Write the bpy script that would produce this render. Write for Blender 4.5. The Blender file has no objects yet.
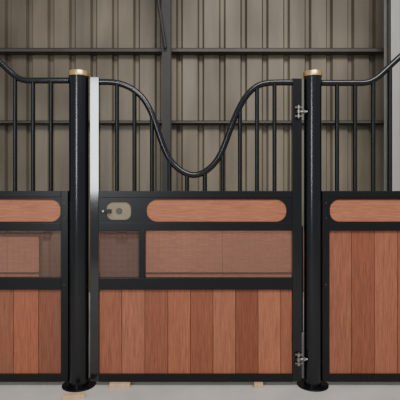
import bpy, bmesh, math, random
from mathutils import Vector
random.seed(4)
scene=bpy.context.scene; COL=scene.collection
S=.007; CD=3.0; CZ=1.295
def X(px,Y=0): return (px-200)*S*(CD+Y)/CD
def Z(py,Y=0): return CZ+(200-py)*S*(CD+Y)/CD   # height on a plane Y metres behind the stall front

# ---------- materials ----------
def mat(name,col,rough=.5,metal=0,var=.08,scale=6,bump=0,stretch=(1,1,1),coat=0,big=0):
    m=bpy.data.materials.new(name); m.use_nodes=True; nt=m.node_tree; n=nt.nodes; l=nt.links
    b=n['Principled BSDF']; b.inputs['Roughness'].default_value=rough; b.inputs['Metallic'].default_value=metal
    b.inputs['Coat Weight'].default_value=coat
    tc=n.new('ShaderNodeTexCoord'); mp=n.new('ShaderNodeMapping'); mp.inputs['Scale'].default_value=stretch
    no=n.new('ShaderNodeTexNoise'); no.inputs['Scale'].default_value=scale; no.inputs['Detail'].default_value=6
    l.new(tc.outputs['Object'],mp.inputs[0]); l.new(mp.outputs[0],no.inputs[0])
    r=n.new('ShaderNodeValToRGB'); r.color_ramp.elements[0].position=.3; r.color_ramp.elements[1].position=.7
    r.color_ramp.elements[0].color=(*[c*(1-var) for c in col],1); r.color_ramp.elements[1].color=(*[min(1,c*(1+var)) for c in col],1)
    l.new(no.outputs[0],r.inputs[0]); src=r.outputs[0]
    if big:   # broad patches of weathering
        n2=n.new('ShaderNodeTexNoise'); n2.inputs['Scale'].default_value=big; n2.inputs['Detail'].default_value=2
        l.new(tc.outputs['Object'],n2.inputs[0])
        r2=n.new('ShaderNodeValToRGB'); r2.color_ramp.elements[0].position=.38; r2.color_ramp.elements[1].position=.62
        r2.color_ramp.elements[0].color=(.58,.56,.53,1); r2.color_ramp.elements[1].color=(1.25,1.25,1.25,1)
        l.new(n2.outputs[0],r2.inputs[0])
        mx=n.new('ShaderNodeMix'); mx.data_type='RGBA'; mx.blend_type='MULTIPLY'; mx.inputs[0].default_value=1
        l.new(src,mx.inputs[6]); l.new(r2.outputs[0],mx.inputs[7]); src=mx.outputs[2]
    l.new(src,b.inputs['Base Color'])
    if bump:
        bp=n.new('ShaderNodeBump'); bp.inputs['Strength'].default_value=bump; bp.inputs['Distance'].default_value=.01
        l.new(no.outputs[0],bp.inputs['Height']); l.new(bp.outputs[0],b.inputs['Normal'])
    return m
BLACK=mat('black_powder_coat',(.003,.0035,.005),.36,0,.05,2)
BLACK.node_tree.nodes['Principled BSDF'].inputs['Specular IOR Level'].default_value=.35
BLACKG=mat('black_gloss_paint',(.003,.004,.006),.22,0,.03,1)
MIRROR=mat('polished_black_enamel',(.006,.007,.009),.12,0,.05,4,coat=.6)
MIRROR.node_tree.nodes['Principled BSDF'].inputs['Coat Roughness'].default_value=.08
BRASS=mat('brass',(.80,.56,.24),.3,.9,.1,20)
CHROME=mat('brushed_steel',(.30,.30,.28),.4,1,.08,30)
PLATE=mat('satin_beige_plate',(.22,.185,.12),.5,.2,.08,20)
SHEET=mat('weathered_wall_sheet',(.160,.136,.098),.5,.1,.28,1.6,0,(2.4,1,.3),0,.5)
STEEL=mat('dark_primed_steel',(.03,.029,.028),.55,.1,.2,3)
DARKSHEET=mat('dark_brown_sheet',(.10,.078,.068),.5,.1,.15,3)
LIGHTST=mat('pale_painted_steel',(.42,.41,.38),.5,.1,.08,3)
GIRT=mat('dull_galvanised',(.065,.06,.052),.5,.2,.15,3)
CONC=mat('concrete',(.50,.48,.455),.75,0,.12,3,.15)
PINE=mat('raw_pine',(.55,.37,.22),.7,0,.12,9,0,(6,1,1))

def wood(name,base,horizontal=False):
    m=bpy.data.materials.new(name); m.use_nodes=True; nt=m.node_tree; n=nt.nodes; l=nt.links
    b=n['Principled BSDF']; b.inputs['Roughness'].default_value=.5; b.inputs['Specular IOR Level'].default_value=.3
    tc=n.new('ShaderNodeTexCoord')
    mp=n.new('ShaderNodeMapping'); mp.inputs['Scale'].default_value=(2.5,30,60) if horizontal else (60,30,2.2)
    l.new(tc.outputs['Object'],mp.inputs[0])
    no=n.new('ShaderNodeTexNoise'); no.inputs['Scale'].default_value=3; no.inputs['Detail'].default_value=8; no.inputs['Roughness'].default_value=.78
    l.new(mp.outputs[0],no.inputs[0])
    r=n.new('ShaderNodeValToRGB'); r.color_ramp.elements[0].position=.3; r.color_ramp.elements[1].position=.72
    r.color_ramp.elements[0].color=(*[c*.5 for c in base],1); r.color_ramp.elements[1].color=(*[c*1.45 for c in base],1)
    l.new(no.outputs[0],r.inputs[0])
    at=n.new('ShaderNodeAttribute'); at.attribute_name='tone'
    mx=n.new('ShaderNodeMix'); mx.data_type='RGBA'; mx.blend_type='MULTIPLY'; mx.inputs[0].default_value=1
    l.new(r.outputs[0],mx.inputs[6]); l.new(at.outputs['Color'],mx.inputs[7]); l.new(mx.outputs[2],b.inputs['Base Color'])
    bp=n.new('ShaderNodeBump'); bp.inputs['Strength'].default_value=.2; bp.inputs['Distance'].default_value=.003
    l.new(no.outputs[0],bp.inputs['Height']); l.new(bp.outputs[0],b.inputs['Normal'])
    return m
WOODV=wood('red_hardwood_upright',(.275,.092,.050))
WOODH=wood('red_hardwood_level',(.38,.138,.073),True)
WOODS=wood('red_board_stored',(.68,.29,.185),True)

def screen_mat():
    m=bpy.data.materials.new('fine_wire_mesh'); m.use_nodes=True; nt=m.node_tree; n=nt.nodes; l=nt.links
    b=n['Principled BSDF']; b.inputs['Base Color'].default_value=(.21,.12,.094,1); b.inputs['Roughness'].default_value=.6
    b.inputs['Specular IOR Level'].default_value=.2
    out=n['Material Output']; tr=n.new('ShaderNodeBsdfTransparent'); mix=n.new('ShaderNodeMixShader')
    tc=n.new('ShaderNodeTexCoord'); sp=n.new('ShaderNodeSeparateXYZ'); l.new(tc.outputs['Object'],sp.inputs[0])
    res=[]
    for a in ('X','Z'):
        d=n.new('ShaderNodeMath'); d.operation='MULTIPLY'; d.inputs[1].default_value=1/.0085; l.new(sp.outputs[a],d.inputs[0])
        f=n.new('ShaderNodeMath'); f.operation='FRACT'; l.new(d.outputs[0],f.inputs[0])
        g=n.new('ShaderNodeMath'); g.operation='LESS_THAN'; g.inputs[1].default_value=.24; l.new(f.outputs[0],g.inputs[0]); res.append(g)
    mm=n.new('ShaderNodeMath'); mm.operation='MAXIMUM'; l.new(res[0].outputs[0],mm.inputs[0]); l.new(res[1].outputs[0],mm.inputs[1])
    l.new(mm.outputs[0],mix.inputs[0]); l.new(tr.outputs[0],mix.inputs[1]); l.new(b.outputs[0],mix.inputs[2]); l.new(mix.outputs[0],out.inputs['Surface'])
    return m
SCREEN=screen_mat()

# ---------- mesh helpers ----------
def box(bm,x0,x1,y0,y1,z0,z1,bev=0,tone=None):
    r=bmesh.ops.create_cube(bm,size=1)
    for v in r['verts']:
        v.co=Vector((x0+(x1-x0)*(v.co.x+.5), y0+(y1-y0)*(v.co.y+.5), z0+(z1-z0)*(v.co.z+.5)))
    fs=set(f for v in r['verts'] for f in v.link_faces)
    if tone is not None:
        lay=bm.loops.layers.float_color.get('tone') or bm.loops.layers.float_color.new('tone')
        for f in fs:
            for lp in f.loops: lp[lay]=tone
    if bev:
        es=list(set(e for v in r['verts'] for e in v.link_edges))
        bmesh.ops.bevel(bm,geom=es,offset=bev,segments=2,affect='EDGES',profile=.7)
def sweep(bm,pts,r,n=14,cap=True):
    pts=[Vector(p) for p in pts]; rings=[]
    for i,p in enumerate(pts):
        t=(pts[min(i+1,len(pts)-1)]-pts[max(i-1,0)]).normalized()
        up=Vector((0,1,0)) if abs(t.y)<.9 else Vector((1,0,0))
        a=t.cross(up).normalized(); b=a.cross(t).normalized()
        rings.append([bm.verts.new(p+(a*math.cos(2*math.pi*k/n)+b*math.sin(2*math.pi*k/n))*r) for k in range(n)])
    for i in range(len(rings)-1):
        for k in range(n):
            f=bm.faces.new((rings[i][k],rings[i][(k+1)%n],rings[i+1][(k+1)%n],rings[i+1][k])); f.smooth=n>8
    if cap: bm.faces.new(rings[0][::-1]); bm.faces.new(rings[-1])
def lathe(bm,prof,c=(0,0,0),n=64):
    rings=[]
    for r,z in prof:
        rings.append([bm.verts.new((c[0]+r*math.cos(2*math.pi*k/n),c[1]+r*math.sin(2*math.pi*k/n),c[2]+z)) for k in range(n)])
    for i in range(len(rings)-1):
        for k in range(n):
            f=bm.faces.new((rings[i][k],rings[i][(k+1)%n],rings[i+1][(k+1)%n],rings[i+1][k])); f.smooth=True
    bm.faces.new(rings[0][::-1]); bm.faces.new(rings[-1])
def obj(name,bm,m,parent=None):
    bmesh.ops.recalc_face_normals(bm,faces=bm.faces)
    for e in bm.edges:
        lf=e.link_faces
        if len(lf)==2 and (lf[0].smooth!=lf[1].smooth or (lf[0].smooth and e.calc_face_angle(0)>.66)): e.smooth=False
    me=bpy.data.meshes.new(name); bm.to_mesh(me); bm.free(); me.materials.append(m)
    o=bpy.data.objects.new(name,me); COL.objects.link(o); 
    if parent:
        o.parent=parent
        w=Vector(parent.location)
        if parent.parent: w=w+Vector(parent.parent.location)
        for v in me.vertices: v.co-=w
    return o
def thing(name,label,cat,loc=(0,0,0),group=None):
    o=bpy.data.objects.new(name,None); COL.objects.link(o); o.location=loc; o.empty_display_size=.1
    o['label']=label; o['category']=cat
    if group: o['group']=group
    return o
def tag(o,label,cat,group=None):
    o['label']=label; o['category']=cat
    if group: o['group']=group
    return o
def rbox(name,x0,x1,y0,y1,z0,z1,m,parent,bev=.003,tone=None):
    bm=bmesh.new(); box(bm,x0,x1,y0,y1,z0,z1,bev,tone); return obj(name,bm,m,parent)
def rrect(x0,x1,z0,z1,r,n=10):
    P=[]
    for cx,cz,a0 in ((x1-r,z1-r,0),(x0+r,z1-r,90),(x0+r,z0+r,180),(x1-r,z0+r,270)):
        for k in range(n+1):
            a=math.radians(a0+90*k/n); P.append((cx+r*math.cos(a),cz+r*math.sin(a)))
    return P
def plate(name,outer,holes,y0,y1,m,parent):
    bm=bmesh.new(); es=[]
    for loop in [outer]+holes:
        vs=[bm.verts.new((x,y0,z)) for x,z in loop]
        es+=[bm.edges.new((vs[i],vs[(i+1)%len(vs)])) for i in range(len(vs))]
    bmesh.ops.triangle_fill(bm,use_beauty=True,edges=es,normal=(0,-1,0))
    r=bmesh.ops.extrude_face_region(bm,geom=list(bm.faces))
    for g in r['geom']:
        if isinstance(g,bmesh.types.BMVert): g.co.y=y1
    return obj(name,bm,m,parent)
def catmull(P,n=12):
    P=[Vector((a,0,b)) for a,b in P]; out=[]
    Q=[2*P[0]-P[1]]+P+[2*P[-1]-P[-2]]
    for i in range(1,len(Q)-2):
        for k in range(n):
            t=k/n; a,b,c,d=Q[i-1],Q[i],Q[i+1],Q[i+2]
            out.append(.5*((2*b)+(c-a)*t+(2*a-5*b+4*c-d)*t*t+(3*b-a-3*c+d)*t**3))
    out.append(P[-1])
    for _ in range(20):   # relax small kinks so the bent tube runs fair
        out=[out[0]]+[(out[i-1]+2*out[i]+out[i+1])/4 for i in range(1,len(out)-1)]+[out[-1]]
    return out
def zat(C,x):
    for a,b in zip(C,C[1:]):
        if (a.x-x)*(b.x-x)<=0 and a.x!=b.x: return a.z+(b.z-a.z)*(x-a.x)/(b.x-a.x)
    return C[-1].z
def planks(name,pxs,py0,py1,parent,y0=-.008,y1=.012):
    bm=bmesh.new(); bm.loops.layers.float_color.new('tone'); last=0
    for a,b in zip(pxs,pxs[1:]):
        g=random.choice([q for q in (.76,.88,1.0,1.14,1.28) if q!=last]); last=g; w=random.uniform(-.08,.12)
        box(bm,X(a)+.0014,X(b)-.0014,y0,y1,Z(py1),Z(py0),.0016,(g,g*(1+w),g*(1+w*1.5),1))
    # tongue behind the joints
    box(bm,X(pxs[0]),X(pxs[-1]),y1-.006,y1-.001,Z(py1)+.002,Z(py0)-.002,0,(.15,.15,.15,1))
    return obj(name,bm,WOODV,parent)
BR=.0145
def bars(C,pxs,parent,base=193):
    for p in pxs:
        x=X(p); bm=bmesh.new(); sweep(bm,[(x,0,Z(base)),(x,0,zat(C,x))],BR,16); obj('bar',bm,BLACK,parent)
def top_rail(pts,parent):
    C=catmull([(X(a),Z(b)) for a,b in pts]); bm=bmesh.new(); sweep(bm,C,.021,24)
    obj('curved_top_rail',bm,BLACKG,parent); return C
def screw(x,z,y,parent,r=.008,m=CHROME,name='bolt'):
    bm=bmesh.new(); sweep(bm,[(x,y+.002,z),(x,y-.003,z)],r,16); sweep(bm,[(x,y-.003,z),(x,y-.006,z)],r*.7,6)
    return obj(name,bm,m,parent)

# ---------- setting ----------
bm=bmesh.new(); box(bm,-8,8,-8,3.3,-.1,0); f=obj('floor',bm,CONC); f['kind']='structure'
WY=3.0
bm=bmesh.new(); prof=[]; pitch=.30; x=-8.0
while x<8:   # trapezoidal sheet: proud pans, recessed valleys, narrow lap ribs
    prof+=[(x,0),(x+.165,0),(x+.19,.05),(x+.235,.05),(x+.26,0),(x+.2985,0)]
    x+=pitch
prev=None
for i,(px_,dy) in enumerate(prof):
    a=bm.verts.new((px_,WY+dy,0)); b=bm.verts.new((px_,WY+dy,6))
    if prev: bm.faces.new((prev[0],a,b,prev[1]))
    prev=(a,b)
w=obj('wall_back',bm,SHEET); w['kind']='structure'

# girts (C-section) across the back wall
def girt(py0,py1,name,m=GIRT,Y=2.87):
    z0,z1=Z(py1,Y),Z(py0,Y); bm=bmesh.new()
    box(bm,-8,8,Y,Y+.006,z0,z1); box(bm,-8,8,Y,WY-.002,z1-.006,z1); box(bm,-8,8,Y,WY-.002,z0,z0+.006)
    o=obj(name,bm,m); o['kind']='structure'; return o
girt(48,52,'trim_1')
girt(120.5,123.5,'trim_2')
# columns (H-section)
def column(pa,pb,label,Y=2.55,m=STEEL):
    t=thing('steel_column',label,'column',(X((pa+pb)/2,Y),Y,0)); x0,x1=X(pa,Y),X(pb,Y)
    bm=bmesh.new(); c=(x0+x1)/2
    box(bm,x0,x1,Y,Y+.012,0,6); box(bm,x0,x1,Y+.2,Y+.212,0,6); box(bm,c-.005,c+.005,Y+.012,Y+.2,0,6); obj('column_shaft',bm,m,t)
    bm=bmesh.new(); box(bm,x0-.06,x1+.06,Y-.05,Y+.26,0,.02); obj('base_plate',bm,STEEL,t)
    return t
column(162,170.5,'dark steel column rising on back wall behind the stall door')
column(391,400,'pale steel column at the back wall behind the right fixed panel',m=LIGHTST)
bm=bmesh.new(); sweep(bm,[(X(389,2.6),2.60,0),(X(389,2.6),2.60,6)],.022,12)
tag(obj('drain_pipe',bm,STEEL),'thin dark upright pipe running beside the pale column at far right','pipe')
bm=bmesh.new(); sweep(bm,[(X(152,2.5),2.50,Z(-40,2.5)),(X(165.5,2.5),2.50,Z(48,2.5))],.02,10)
tag(obj('diagonal_brace',bm,STEEL),'thin slanting steel brace meeting the column above the door','brace')

# ---------- stored panels behind ----------
def stored(pa,pb,label,Y=1.2,divs=3,top=231,tn=1,arm=None,sheet=None):
    x0,x1=X(pa,Y),X(pb,Y); zt=Z(top,Y)
    t=thing('stored_wood_panel',label,'wood panel',((x0+x1)/2,Y,0),None)
    bm=bmesh.new(); fr=.038
    box(bm,x0,x1,Y,Y+.04,zt-fr,zt,.003); box(bm,x0,x1,Y,Y+.04,0,fr,.003)
    box(bm,x0,x0+.022,Y,Y+.04,fr,zt-fr); box(bm,x1-.022,x1,Y,Y+.04,fr,zt-fr)
    box(bm,x0,x1,Y,Y+.04,Z(274,Y),Z(272.5,Y)); 
    box(bm,x0+.05,x0+.13,Y-.1,Y+.3,0,.03); box(bm,x1-.13,x1-.05,Y-.1,Y+.3,0,.03)
    obj('frame',bm,BLACK,t)
    if arm:
        a0,a1,c0,c1=arm; bm=bmesh.new()
        box(bm,X(a0,Y),X(a1,Y),Y-.012,Y+.010,Z(236.5,Y),Z(232.5,Y),.003)
        box(bm,X(c0,Y),X(c1,Y),Y-.016,Y+.010,Z(241,Y),Z(231.5,Y),.004)
        obj('support_arm',bm,BLACK,t)
    if sheet:
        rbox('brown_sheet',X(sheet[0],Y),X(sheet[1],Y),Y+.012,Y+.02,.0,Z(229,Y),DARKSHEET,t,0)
    bm=bmesh.new(); bm.loops.layers.float_color.new('tone')
    for k in range(divs):
        a=x0+.022+(x1-x0-.044)*k/divs; b=x0+.022+(x1-x0-.044)*(k+1)/divs; g=random.uniform(.94,1.1)*tn
        box(bm,a+.001,b-.001,Y+.01,Y+.03,fr,zt-fr,.002,(g,g,g,1))
    obj('wood_infill',bm,WOODS,t); return t
stored(-60,41,'red wood panel standing in the stall behind the left mesh screen',top=232.5,arm=(38,52,43,51))
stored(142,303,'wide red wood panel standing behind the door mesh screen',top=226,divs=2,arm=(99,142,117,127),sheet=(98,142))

# ---------- posts ----------
def post(pc,pr,label):
    x=X(pc); r=pr*S; t=thing('stall_post',label,'post',(x,0,0))
    zt=Z(76.5)
    bm=bmesh.new(); lathe(bm,[(r,.008),(r,zt)],(x,0,0),96); obj('post_tube',bm,BLACKG,t)
    bm=bmesh.new(); lathe(bm,[(r+.003,zt-.006),(r+.005,zt-.004),(r+.005,zt+.026),(r+.003,zt+.029),(r-.02,zt+.030)],(x,0,0)); obj('brass_cap',bm,BRASS,t)
    bm=bmesh.new(); lathe(bm,[(r+.048,0),(r+.048,.007),(r+.047,.008),(r-.002,.008)],(x,0,0)); fl=obj('base_flange',bm,BLACK,t)
    for a in (45,135,225,315):
        bx_,by_=x+(r+.030)*math.cos(math.radians(a)),(r+.030)*math.sin(math.radians(a))
        bm=bmesh.new(); sweep(bm,[(bx_,by_,.007),(bx_,by_,.014)],.009,6); sweep(bm,[(bx_,by_,.014),(bx_,by_,.020)],.005,8); obj('bolt',bm,BLACK,fl)
    return t
post(79,9.6,'round black steel post with brass cap at latch side of door')
post(312.6,8.6,'round black steel post with brass cap at hinge side of door')

# ---------- fixed panels ----------
F0,F1=-.025,.025
def fixed(pa,pb,pts,barx,plk,label,inner_right,mesh):
    xa,xb=X(pa),X(pb); t=thing('stall_barrier',label,'stall panel',((xa+xb)/2,0,0))
    C=top_rail(pts,t); bars(C,barx,t)
    sw=7*S
    rbox('stile',xa,xa+sw,F0,F1,(Z(380) if not inner_right else 0),Z(191),BLACK,t)
    rbox('stile',xb-sw,xb,F0,F1,(Z(380) if inner_right else 0),Z(191),BLACK,t)
    a,b=xa+sw,xb-sw
    rbox('rail',a,b,F0,F1,Z(197),Z(191),BLACK,t)
    ha,hb=(a+.05,b-.004) if inner_right else (a+.004,b-.05)
    plate('inset_plate',[(a,Z(224)),(b,Z(224)),(b,Z(196)),(a,Z(196))],[rrect(ha,hb,Z(221.5),Z(199.5),.066)],-.02,-.014,BLACK,t)
    bm=bmesh.new(); box(bm,a,b,-.013,.008,Z(223),Z(197),0,(1,1,1,1)); obj('wood_inset',bm,WOODH,t)
    rbox('rail',a,b,F0,F1,Z(230.5),Z(223),BLACK,t)
    if mesh:
        rbox('rail',a,b,F0,F1,Z(289),Z(277),BLACK,t)
        rbox('mesh_screen',a,b,-.002,.0,Z(277.5),Z(230),SCREEN,t,0)
        planks('plank_infill',plk,288,374,t)
    else: planks('plank_infill',plk,230,374,t)
    rbox('rail',a,b,F0,F1,Z(380.5),Z(373),BLACK,t)
    xs=xb-sw/2 if inner_right else xa+sw/2
    for py in (203,218,284): screw(xs,Z(py),F0,t,.005,GIRT)
    return t
fixed(-98,69,[(69,80.5),(50,80.5),(35,80.5),(25,80.3),(17,77.5),(10,71.5),(2,64),(-8,53.5),(-20,41),(-34,32),(-50,28),(-94,28)],
   [51,33,15,-3,-21,-39,-57,-75],[-91,-85,-61,-36,-11,14,39,62],
   'fixed stall panel with mesh band and rising top rail, left of latch post',True,True)
fixed(321.5,505,[(321.5,83),(340,83),(355,83),(366,82.8),(375,79),(383,72.5),(391,65),(402,55),(414,44),(428,36),(445,31),(500,28)],
   [337,355,373,390,408,426,444,462,480],[328.5,351,374,397,420,443,466,489,498],
   'fixed stall panel with full height planks and no mesh, right of hinge post',False,False)

# ---------- door ----------
t=thing('stall_gate','central hinged stall door with deep U shaped dip in its barred top','door',(X(196),0,0))
C=top_rail([(98,82),(108,82),(118,83),(131,88),(143,98),(152,114),(159,134),(166,153),(176,167),(190,175),(203,173),(215,163),(223,149),(230,130),(238,110),(247,95),(257,86),(268,83),(280,82.5),(293,82.5)],t)
bars(C,[117,134.5,152,169.5,187,205,222.5,240,257,274.5],t)
rbox('stile',X(91),X(99.5),F0,F1,Z(380),Z(78),MIRROR,t,.002)
rbox('stile',X(292),X(301),F0,F1,Z(380),Z(79),BLACKG,t,.002)
a,b=X(99.5),X(292)
rbox('rail',a,b,F0,F1,Z(197.5),Z(191),BLACK,t)
rbox('rail',a,b,F0,F1,Z(230.5),Z(222.5),BLACK,t)
rbox('rail',a,b,F0,F1,Z(289),Z(277.5),BLACK,t)
rbox('rail',a,b,F0,F1,Z(380.5),Z(373),BLACK,t)
rbox('muntin',X(139.5),X(145.5),F0,F1,Z(278),Z(230),BLACK,t)
plate('inset_plate',[(a,Z(224)),(b,Z(224)),(b,Z(196)),(a,Z(196))],[rrect(X(147),X(286),Z(221.5),Z(199.5),.072),rrect(X(107),X(131.5),Z(219.7),Z(202),.045)],-.02,-.014,BLACK,t)
bm=bmesh.new(); box(bm,X(145),X(289),-.013,.008,Z(223),Z(197),0,(1,1,1,1)); obj('wood_inset',bm,WOODH,t)
for px in (142,289.5): screw(X(px),Z(210.5),-.02,t,.006,BLACK)
planks('plank_infill',[99.5,122,145,168,190.5,213,235.5,258,280.5,292],288,374,t)
rbox('mesh_screen',a,X(139.5),-.002,0,Z(278),Z(230),SCREEN,t,0)
rbox('mesh_screen',X(145.5),b,-.002,0,Z(278),Z(230),SCREEN,t,0)
# latch
lp=rbox('latch_plate',X(104),X(134),-.012,-.005,Z(222),Z(198.5),PLATE,t,.001)
bm=bmesh.new(); sweep(bm,[(X(119.5),-.010,Z(211)),(X(119.5),-.016,Z(211))],.022,28); obj('latch_cup',bm,GIRT,lp)
bm=bmesh.new(); box(bm,X(101),X(112),-.030,-.021,Z(213),Z(209),.002); obj('latch_lever',bm,BLACK,lp)
bm=bmesh.new(); sweep(bm,[(X(104),-.028,Z(211)),(X(104),-.034,Z(211))],.007,14); obj('latch_knob',bm,CHROME,lp)
# hinges
for py in (113,357):
    z=Z(py); bm=bmesh.new(); x=X(297.3)
    sweep(bm,[(x,-.042,z-.046),(x,-.042,z+.046)],.007,12)
    for dz in (-.030,.030):
        sweep(bm,[(x,-.042,z+dz-.010),(x,-.042,z+dz+.010)],.0135,18)
        sweep(bm,[(X(294),-.038,z+dz),(X(301),-.038,z+dz)],.007,6)
    sweep(bm,[(x,-.042,z-.011),(x,-.042,z+.011)],.015,20)
    sweep(bm,[(x,-.043,z),(X(305.8),-.043,z)],.008,12)
    sweep(bm,[(X(301.5),-.043,z),(X(303.8),-.043,z)],.014,6)
    h=obj('hinge',bm,CHROME,t)
    for s in (-1,1):
        bm=bmesh.new(); box(bm,X(294),X(300),-.034,-.024,z+s*.030-.010,z+s*.030+.010,.002); obj('hinge_bracket',bm,BLACK,h)

# ---------- wooden blocks on the floor ----------
def block(px,py,w,h,label,Y,rz=0,d=.06):
    bm=bmesh.new(); box(bm,-w/2,w/2,-d/2,d/2,0,h,.002); ob=obj('wood_block',bm,PINE)
    ob.location=(X(px,Y),Y,0); ob.rotation_euler=(0,0,rz); tag(ob,label,'block','wood blocks on the floor'); return ob
block(120,0,.14,.031,'pale wood block on floor beneath latch end of the door',-.03,.04,.05)
block(258.5,0,.06,.032,'small pale wood block on floor beneath hinge end of the door',-.03,-.1,.05)
block(74,0,.14,.028,'pale wood offcut on floor in front of the latch post',-.20,.15,.04)

# ---------- light ----------
W=bpy.data.worlds.new('World'); scene.world=W; W.use_nodes=True
bg=W.node_tree.nodes['Background']; bg.inputs[0].default_value=(.92,.95,1,1); bg.inputs[1].default_value=.42
def area(name,loc,target,sx,sy,e,col):
    L=bpy.data.lights.new(name,'AREA'); L.shape='RECTANGLE'; L.size=sx; L.size_y=sy; L.energy=e; L.color=col
    o=bpy.data.objects.new(name,L); COL.objects.link(o); o.location=loc
    o.rotation_euler=(Vector(target)-Vector(loc)).to_track_quat('-Z','Y').to_euler(); return o
area('daylight_opening',(1.5,-5,6.6),(.6,0,.6),5,2.5,500,(1,.96,.90))
area('doorway_light',(-2.2,-6,2.65),(-2.2,0,2.65),.50,2.4,120,(.95,.98,1))

cam=bpy.data.cameras.new('Camera'); co=bpy.data.objects.new('Camera',cam); COL.objects.link(co)
co.location=(0,-CD,CZ); co.rotation_euler=(math.pi/2,0,0); cam.sensor_width=36; cam.lens=36*CD/(400*S); scene.camera=co
